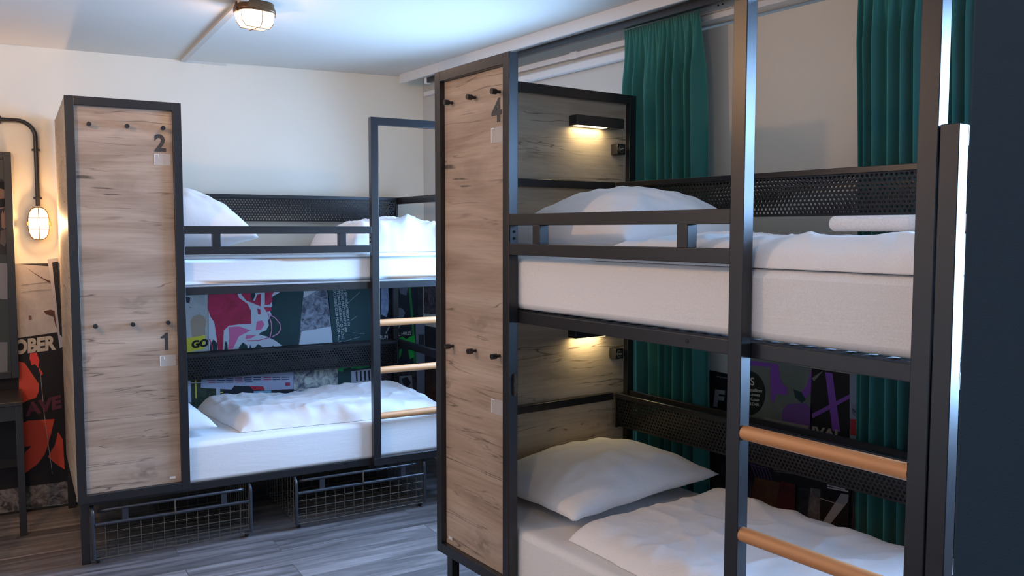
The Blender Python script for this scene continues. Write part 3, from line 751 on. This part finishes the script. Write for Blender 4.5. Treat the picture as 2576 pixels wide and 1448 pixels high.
# ------------------------------------------------------------------ poster collage
_pm = {}
def pmat(c, noisy=None):
    key = (c, noisy)
    if key in _pm: return _pm[key]
    m = mat('poster_ink', c, .55, spec=.3); nt = m.node_tree
    if noisy:
        c2, s_ = noisy
        v = mapping(nt, (1, 1, 1)); f = noise_node(nt, v, s_, 5, .65, 1.2)
        nt.links.new(ramp(nt, f, [(.38, c), (.62, c2)]), nt.nodes['Principled BSDF'].inputs['Base Color'])
    _pm[key] = m; return m
class Wall:
    def __init__(s, kind): s.k = kind; s.layer = 0
    def P(s, x, y, off):
        if s.k == 'back': q = on_back(x, y); return q-NV*off
        q = on_right(x, y); return V(WX-off, q.y, q.z)
    def poly(s, name, pts, m, off, parent=None, th=.0005):
        fr = [s.P(x, y, off) for x, y in pts]; bk = [s.P(x, y, off-th) for x, y in pts]; n = len(pts)
        return MB().add(fr+bk, [tuple(range(n)), tuple(range(2*n-1, n-1, -1))]+[(i, n+i, n+(i+1) % n, (i+1) % n) for i in range(n)]).build(name, m, parent)
    def poster(s, pts, m, label):
        s.layer += 1; s.off = .0025+.0016*s.layer; s.n = 0
        s.cur = s.poly('poster', pts, m, s.off); tag(s.cur, label, 'poster', None); return s.cur
    def shape(s, pts, m, name='print_shape'):
        s.n += 1; return s.poly(name, pts, m, s.off+.0004+.00012*s.n, s.cur, .0003)
    def text(s, t, o, a, b, m, bold=.02, name='lettering'):
        s.n += 1; off = s.off+.0006+.00012*s.n
        O, A, B = s.P(*o, off), s.P(*a, off), s.P(*b, off)
        return fit_text(name, t, m, O, A-O, B-O, s.cur, bold)
BW = Wall('back'); RW = Wall('right')
cream, teal, blk, wht = (.62, .60, .54), (.018, .055, .060), (.012, .012, .014), (.62, .64, .68)
C = lambda *c: pmat(c)
# collage backing sheets
top = 1.432
o = MB().box(-2.3, 2.30, WV-.003, WV-.0002, .03, top).build('collage_backing', pmat((.02, .022, .03), ((.05, .05, .06), 9))); inA(o)
tag(o, 'dark collage wallpaper covering the lower half of the back wall', 'wallpaper')
o = MB().box(WX-.003, WX-.0002, .7, wy(WX)-.01, .03, .94).build('collage_backing', pmat((.02, .022, .03), ((.05, .05, .06), 9)))
tag(o, 'dark collage wallpaper on the right wall behind the near bunk', 'wallpaper')
# --- left of the back bunk
BW.poster([(-60, 655), (150, 672), (152, 838), (40, 850), (-60, 850)], pmat((.50, .45, .41), ((.40, .36, .34), 5)), 'pale crumpled poster with brown feather shapes below the wall lamp')
BW.shape([(67, 673), (86, 686), (110, 700), (142, 712), (150, 724), (128, 714), (112, 704), (90, 690)], C(.10, .045, .035), 'feather')
BW.shape([(110, 782), (128, 778), (146, 785), (152, 836), (140, 820), (134, 796), (116, 790)], C(.10, .045, .035), 'feather')
BW.shape([(72, 793), (79, 793), (80, 803), (73, 804)], C(.16, .07, .05))
for y in (716, 734): BW.shape([(55, y), (100, y-5), (150, y-8), (150, y-7), (100, y-4), (55, y+1)], C(.2, .16, .14), 'crease')
BW.poster([(-80, 868), (165, 832), (175, 1212), (-80, 1240)], C(.014, .012, .014), 'black poster with cream letters OBER and large orange shapes')
BW.text('OBER', (34, 893), (141, 879), (34, 855), C(.50, .44, .36), .05)
BW.shape([(47, 908), (62, 912), (98, 965), (97, 985), (90, 1000), (70, 1006), (48, 1018)], C(.62, .075, .045), 'orange_shape')
BW.shape([(76, 888), (92, 886), (99, 905), (96, 925), (88, 915), (80, 918), (74, 900)], C(.70, .06, .05), 'orange_shape')
BW.shape([(99, 925), (108, 938), (105, 944), (97, 930)], C(.70, .06, .05), 'orange_shape')
BW.text('AVE', (64, 1048), (155, 1025), (62, 1014), C(.12, .03, .055), .05)
BW.shape([(54, 1064), (70, 1057), (137, 1053), (128, 1090), (120, 1120), (112, 1142), (95, 1165), (62, 1190), (59, 1155), (64, 1135), (80, 1120), (57, 1124)], C(.58, .065, .035), 'orange_shape')
BW.shape([(146, 1085), (158, 1105), (163, 1180), (140, 1165), (120, 1148), (138, 1118)], C(.58, .065, .035), 'orange_shape')
BW.shape([(100, 925), (101, 925), (112, 1040), (132, 1190), (131, 1190), (110, 1040)], C(.35, .3, .28), 'thin_line')
BW.poster([(-80, 1242), (175, 1208), (180, 1262), (-80, 1302)], pmat((.24, .22, .21), ((.04, .035, .035), 22)), 'grey scratched photo poster just above the floor at the left')
BW.poster([(119, 652), (146, 648), (160, 870), (150, 875)], C(.42, .40, .42), 'white edged black poster strip tilted beside the bunk head')
BW.shape([(131, 660), (146, 657), (158, 850), (150, 840)], C(.015, .015, .018))
# --- behind the back bunk, upper gap
BW.poster([(440, 725), (560, 718), (565, 890), (440, 895)], pmat((.52, .56, .56), ((.44, .48, .48), 6)), 'pale poster with beige bell shape and yellow label reading GO')
BW.shape([(478, 806), (486, 795), (500, 790), (512, 795), (519, 806), (515, 826), (517, 848), (482, 848), (480, 825)], C(.42, .34, .25), 'bell_shape')
BW.shape([(468, 850), (516, 842), (514, 876), (468, 886)], C(.72, .66, .06), 'yellow_label')
BW.text('GO', (481, 876), (524, 870), (481, 856), C(.012, .012, .014), .06)
for q in [(466, 745, 478, 762), (474, 770, 480, 774), (498, 784, 503, 787)]: BW.shape([(q[0], q[1]), (q[2], q[1]+3), (q[2]-2, q[3]), (q[0]+2, q[3]-2)], C(.05, .05, .07), 'ink_spot')
BW.poster([(522, 720), (770, 712), (752, 880), (524, 895)], C(*teal), 'dark teal poster with a big pink and white brushed figure')
LT = C(.60, .66, .74); PK = pmat((.58, .035, .11), ((.42, .03, .07), 7)); PL = C(.72, .17, .36)
BW.shape([(523, 720), (700, 715), (702, 735), (684, 745), (682, 758), (684, 768), (676, 778), (682, 790), (673, 806), (675, 818), (668, 830), (655, 835), (650, 840), (672, 846), (690, 855), (714, 872), (620, 885), (524, 892)], LT, 'figure_ground')
BW.shape([(524, 722), (590, 722), (600, 748), (622, 764), (630, 780), (631, 814), (600, 815), (575, 818), (562, 830), (560, 888), (548, 888), (544, 850), (538, 810), (528, 795), (522, 775)], PK, 'pink_area')
BW.shape([(603, 725), (632, 735), (634, 756), (640, 756), (646, 740), (656, 738), (655, 770), (640, 764), (618, 755), (606, 740)], PK, 'pink_area')
BW.shape([(665, 733), (690, 732), (682, 742), (684, 755), (678, 765), (665, 766)], PK, 'pink_area')
BW.shape([(646, 774), (654, 778), (654, 790), (648, 790)], PK, 'pink_area'); BW.shape([(662, 772), (680, 772), (682, 780), (670, 784)], PK, 'pink_area')
BW.shape([(574, 822), (600, 820), (630, 830), (600, 845), (585, 876), (572, 878), (576, 850)], PL, 'light_pink_area')
BW.shape([(645, 808), (658, 805), (664, 815), (656, 828), (642, 830)], PL, 'light_pink_area'); BW.shape([(618, 842), (645, 841), (630, 850), (616, 852)], PL, 'light_pink_area')
DT = C(*teal)
for x0_, x1_, h_ in ((526, 546, 30), (562, 572, 26), (598, 622, 22), (624, 632, 16), (636, 660, 18), (672, 698, 14)):
    BW.shape([(x0_, 892), (x0_+2, 890-h_*.8), ((x0_+x1_)/2, 882-h_), (x1_-1, 886-h_*.8), (x1_, 888)], DT, 'drip')
BW.shape([(630, 730), (640, 729), (641, 742), (635, 756), (630, 745)], DT, 'drip')
def stroke(W_, pts, r, m, name='brush_line'):
    L_ = []; R2 = []
    for i, (x, y) in enumerate(pts):
        a = pts[max(0, i-1)]; b = pts[min(len(pts)-1, i+1)]; dx, dy = b[0]-a[0], b[1]-a[1]; l = math.hypot(dx, dy) or 1
        L_.append((x-dy/l*r, y+dx/l*r)); R2.append((x+dy/l*r, y-dx/l*r))
    n = len(pts); W_.n += 1; off = W_.off+.0004+.00012*W_.n
    vs = [W_.P(*q, off) for q in L_+R2]
    return MB().add(vs, [(i, i+1, n+i+1, n+i) for i in range(n-1)]).build(name, m, W_.cur)
stroke(BW, [(672, 788), (690, 798), (702, 812), (705, 826), (698, 838), (682, 847)], 1.2, C(.70, .30, .50))
stroke(BW, [(674, 790), (681, 810), (682, 830), (677, 850)], 1.2, C(.70, .30, .50))
stroke(BW, [(620, 856), (650, 855), (675, 848)], .8, C(.55, .06, .18))
stroke(BW, [(526, 852), (532, 868), (535, 890)], 1.2, C(.55, .06, .18))
BW.poster([(764, 712), (820, 710), (837, 878), (748, 882)], pmat((.07, .08, .11), ((.33, .36, .44), 24)), 'grey rock photo poster with a white lower part')
BW.shape([(757, 833), (831, 820), (837, 878), (748, 882)], C(.58, .66, .74), 'snow_area')
BW.shape([(762, 720), (806, 725), (762, 748)], C(.58, .62, .64), 'sky_area')
BW.poster([(822, 708), (958, 702), (958, 880), (838, 884)], C(.018, .06, .068), 'dark teal poster with lines of sideways white writing')
WT = C(.62, .68, .70)
for i, (t, xt, xb, yb) in enumerate((('EXCLUSIVE CLUB MUSIC ON ALL FL', 836, 853, 866), ("IT'S DANCE AND SHOUT OUT LOUD", 845, 861, 852), ('YOUNG PARTY ON FRIDAY 4PM', 854, 868, 834), ('+ SATURDAY FROM 8 PM', 863, 875, 818))):
    BW.text(t, (xt, 728), (xb-3, yb), (xt+6.5, 727.5), WT, .0)
for a in (((862, 858), (905, 846)), ((885, 836), (915, 838)), ((872, 762), (905, 732)), ((862, 862), (930, 858)), ((880, 805), (896, 794))): stroke(BW, list(a), .6, C(.25, .33, .36))
# --- behind the ladder of the back bunk
BW.poster([(956, 702), (1048, 700), (1050, 912), (956, 925)], C(.014, .018, .028), 'black poster with pale face, green edges and words BERLIN and HALLE')
BW.shape([(957, 718), (974, 720), (977, 755), (976, 775), (970, 797), (957, 790)], pmat((.20, .28, .45), ((.32, .42, .60), 20)), 'face_print')
BW.shape([(1000, 720), (1024, 718), (1020, 742), (1005, 738)], C(.12, .14, .19)); BW.shape([(996, 782), (1002, 773), (1010, 775), (1017, 785), (1012, 798), (996, 800)], C(.16, .18, .25))
BW.shape([(1024, 715), (1030, 715), (1036, 780), (1046, 915), (1038, 915), (1032, 800)], C(.02, .18, .05), 'green_edge')
BW.shape([(998, 852), (1010, 845), (1020, 852), (1028, 846), (1040, 842), (1043, 868), (1015, 864), (1000, 860)], C(.02, .42, .06), 'green_area')
BW.shape([(996, 880), (1010, 876), (1005, 895), (996, 912)], C(.02, .32, .06), 'green_area'); BW.shape([(1024, 878), (1038, 880), (1040, 896), (1028, 902)], C(.02, .36, .06), 'green_area')
BW.text('BERLIN', (944, 853), (973, 850), (944, 844), WT, .0); BW.text('EL HALLE', (996, 845), (1032, 840), (996, 836), WT, .0)
stroke(BW, [(968, 838), (977, 820)], 1.4, C(.3, .33, .38)); stroke(BW, [(998, 828), (1006, 812)], 1.4, C(.3, .33, .38))
p_ = RW
RW.poster([(1066, 705), (1100, 704), (1100, 790), (1066, 788)], pmat((.03, .025, .03), ((.16, .13, .15), 26)), 'dark grainy photo poster in the corner behind the back bunk ladder')
BW.poster([(1043, 806), (1066, 804), (1066, 1005), (1046, 1005)], C(.17, .20, .27), 'narrow grey poster strip near the corner behind the bunk ladder')
BW.shape([(1050, 840), (1064, 840), (1064, 872), (1050, 870)], C(.03, .035, .045), 'figure_print')
# --- behind the back bunk, lower gap
BW.poster([(440, 905), (560, 898), (640, 1030), (440, 1040)], pmat((.02, .035, .025), ((.06, .08, .05), 20)), 'dark poster with thin yellow bars low behind the back bunk')
for a, r in ((((490, 940), (492, 1000)), 2), (((592, 975), (592, 990)), 1.4), (((545, 986), (640, 982)), 1)): stroke(BW, list(a), r, C(.62, .55, .08))
BW.shape([(542, 974), (552, 974), (552, 1005), (542, 1005)], C(.5, .55, .65)); stroke(BW, [(478, 961), (505, 960)], 1.4, C(.6, .6, .62)); BW.shape([(462, 950), (478, 945), (480, 1010), (466, 1010)], C(.5, .55, .65))
BW.poster([(560, 965), (740, 955), (745, 1030), (560, 1040)], C(.02, .025, .04), 'black and red printed strip under the sheet of small text')
BW.shape([(586, 968), (624, 968), (640, 978), (582, 979)], C(.015, .025, .035)); BW.shape([(624, 968), (658, 968), (665, 979), (636, 980)], C(.45, .03, .05), 'red_bar'); BW.shape([(636, 982), (680, 980), (680, 986), (636, 988)], C(.2, .45, .6))
BW.poster([(506, 940), (520, 934), (738, 905), (744, 976), (664, 980), (660, 970), (588, 968), (580, 978), (503, 973)], C(.40, .44, .58), 'lavender sheet covered with small lines of text behind the bottom bunk')
TX = C(.05, .06, .12); TR = C(.35, .07, .12)
for i, (t, y, m__) in enumerate((('ANGEBOT FUR ALLE BESUCHER UND GASTE JEDEN ABEND', 946.5, TX), ('programm musik licht tanz und mehr ab acht uhr im grossen saal', 951.5, TR), ('karten an der abendkasse sowie im vorverkauf hier', 957.0, TX))):
    pass
for y in (950, 955, 960):
    for k in range(9 if y < 960 else 5):
        x0_ = 519+k*23+random.random()*4; BW.shape([(x0_, y-1.1-k*.35), (x0_+19, y-1.4-k*.4), (x0_+19, y+.6-k*.4), (x0_, y+.8-k*.35)], TX if k % 3 else TR, 'text_line')
BW.shape([(716, 960), (727, 960), (727, 968), (716, 968)], C(.45, .05, .12), 'small_mark')
BW.poster([(736, 905), (846, 895), (850, 1000), (736, 1005)], pmat((.06, .07, .12), ((.56, .58, .52), 15)), 'blotched yellow and blue photo poster behind the bottom bunk')
BW.poster([(846, 895), (956, 885), (956, 1000), (848, 1005)], C(*teal), 'dark poster with green blocks and a striped corner behind the bottom bunk')
BW.shape([(847, 915), (876, 912), (876, 922), (861, 926), (860, 933), (847, 932)], C(.03, .38, .12), 'green_area'); BW.shape([(878, 912), (926, 906), (926, 922), (900, 925), (880, 925)], C(.03, .32, .10), 'green_area')
BW.shape([(880, 932), (956, 922), (956, 990), (882, 990)], C(.42, .46, .56), 'striped_sheet')
for k in range(6): x0_ = 891+k*10.5; BW.shape([(x0_, 933-k), (x0_+4.5, 932.5-k), (x0_+5.5, 957-k), (x0_+1.5, 957-k)], C(.02, .025, .04), 'stripe')
BW.poster([(956, 925), (1044, 915), (1046, 1010), (956, 1010)], pmat((.015, .015, .02), ((.06, .05, .06), 18)), 'dark poster with a pale framed figure behind the lower rungs')
BW.shape([(996, 944), (1032, 942), (1034, 975), (998, 975)], C(.20, .22, .27)); BW.shape([(1006, 950), (1020, 946), (1030, 960), (1022, 972), (1010, 964)], C(.02, .02, .03))
RW.poster([(1066, 925), (1100, 925), (1100, 1010), (1066, 1010)], pmat((.03, .018, .015), ((.10, .06, .05), 20)), 'brown blurred photo poster low in the corner past the bunk ladder')
# --- right wall behind the near bunk
RW.poster([(1786, 930), (1860, 945), (1860, 1060), (1790, 1040)], C(.012, .012, .018), 'black poster with a big grey letter F beside the teal curtain')
RW.text('F', (1797, 1021), (1822, 1025), (1802, 978), C(.30, .31, .34), .05)
RW.text('programm', (1806, 948), (1832, 953), (1806, 944), C(.3, .3, .34), 0)
RW.poster([(1850, 890), (2046, 925), (2040, 1110), (1850, 1085)], pmat((.16, .19, .18), ((.12, .15, .14), 6)), 'grey green poster with purple drips and a black circle of names')
cc = [(1886+43*math.cos(a), 988+56*math.sin(a)) for a in [2*PI*k/40 for k in range(40)]]
RW.shape(cc, C(.008, .016, .018), 'black_circle')
PU = C(.20, .07, .42)
for t, x, y, w__, h_ in (('S', 1891, 968, 10, 20), ('ntallites', 1889, 983, 32, 8), ('Lovers', 1889, 994, 26, 8), ('Coast', 1892, 1006, 22, 8), ('& Drift', 1889, 1018, 24, 8)):
    RW.text(t, (x, y), (x+w__, y+w__*.10), (x, y-h_), C(.60, .62, .62), .01)
RW.shape([(1885, 905), (1940, 912), (1938, 922), (1885, 918)], PU, 'purple_area')
RW.shape([(1941, 912), (1962, 915), (1964, 945), (1972, 965), (1985, 975), (1985, 992), (1955, 990), (1952, 1010), (1944, 1008), (1942, 960)], PU, 'purple_area')
RW.shape([(2046, 925), (2058, 930), (2055, 960), (2044, 985), (2030, 1000), (2018, 985), (2034, 968), (2040, 945)], PU, 'purple_area')
RW.shape([(1985, 1015), (2030, 1012), (2046, 1030), (2048, 1050), (2038, 1080), (2020, 1085), (1990, 1070), (1970, 1060), (1972, 1030)], C(.15, .07, .28), 'purple_area')
RW.shape([(2000, 978), (2020, 985), (2030, 1005), (2020, 1012), (2004, 998)], C(.012, .04, .045), 'dark_area')
RW.poster([(2046, 925), (2142, 940), (2140, 1125), (2040, 1100)], C(.010, .009, .014), 'black poster with crossing purple bars behind the near bunk')
RW.shape([(2080, 935), (2098, 938), (2118, 1085), (2098, 1082)], PU, 'purple_bar'); RW.shape([(2046, 1040), (2142, 990), (2142, 1001), (2048, 1051)], PU, 'purple_bar')
RW.shape([(2046, 950), (2076, 930), (2052, 958)], C(.16, .19, .18))
RW.shape([(1925, 1048), (2040, 1070), (2036, 1078), (1925, 1056)], C(.26, .25, .22), 'cream_strip')
RW.text('IVAL', (2046, 1094), (2122, 1105), (2048, 1070), C(.34, .32, .27), .04)
RW.poster([(2142, 940), (2166, 944), (2166, 1130), (2142, 1125)], C(.22, .27, .38), 'narrow pale blue poster strip with a face and a red foot')
RW.shape([(2144, 1052), (2166, 1054), (2166, 1096), (2144, 1092)], C(.40, .03, .04), 'red_area'); RW.shape([(2148, 1018), (2160, 1012), (2164, 1030), (2158, 1048), (2149, 1040)], pmat((.04, .06, .10), ((.22, .27, .38), 40)), 'face_print')
# below the tray
RW.poster([(1850, 1130), (1960, 1150), (1960, 1215), (1850, 1200)], C(.010, .010, .016), 'dark poster with faint purple curves below the near bunk tray')
for k in range(6): stroke(RW, [(1885+k*7, 1160+k*3), (1896+k*8, 1170+k), (1904+k*8, 1190+k), (1906+k*8, 1200+k)], 1.1, C(.09, .05, .16), 'curve')
RW.shape([(1870, 1140), (1888, 1140), (1884, 1185), (1868, 1190)], C(.17, .07, .34), 'purple_area')
RW.poster([(1950, 1150), (2150, 1190), (2145, 1240), (1950, 1215)], C(.012, .012, .020), 'black poster with two blocks of tiny pale text')
for k in range(5): RW.shape([(1951, 1166+k*4), (1951+(32, 38, 30, 70, 46)[k], 1171+k*4.4), (1951+(32, 38, 30, 70, 46)[k], 1172.2+k*4.4), (1951, 1167.3+k*4)], C(.20, .20, .26), 'text_line')
for k in range(3): RW.shape([(2087, 1210+k*6), (2140-8*(k == 1), 1222+k*5), (2140-8*(k == 1), 1225+k*5), (2087, 1213.5+k*6)], C(.42, .45, .55), 'text_line')
RW.poster([(1905, 1198), (1972, 1212), (1955, 1300), (1885, 1290)], pmat((.13, .055, .03), ((.09, .035, .02), 12)), 'brown sheet low behind the near bunk duvet')
RW.poster([(1970, 1208), (2008, 1216), (2005, 1310), (1952, 1300)], pmat((.12, .02, .025), ((.07, .012, .018), 12)), 'dark red sheet low behind the near bunk duvet')
RW.poster([(2046, 1224), (2073, 1228), (2070, 1325), (2036, 1318)], pmat((.15, .14, .16), ((.07, .065, .08), 26)), 'grey speckled strip low behind the near bunk duvet')
RW.poster([(2072, 1228), (2145, 1240), (2140, 1350), (2070, 1330)], C(.010, .009, .012), 'black sheet with a broad pale diagonal low by the far curtain')
RW.shape([(2124, 1238), (2143, 1241), (2142, 1258), (2094, 1318), (2076, 1312)], C(.30, .31, .36), 'pale_diagonal'); stroke(RW, [(2072, 1250), (2108, 1262)], 1, C(.32, .3, .3))
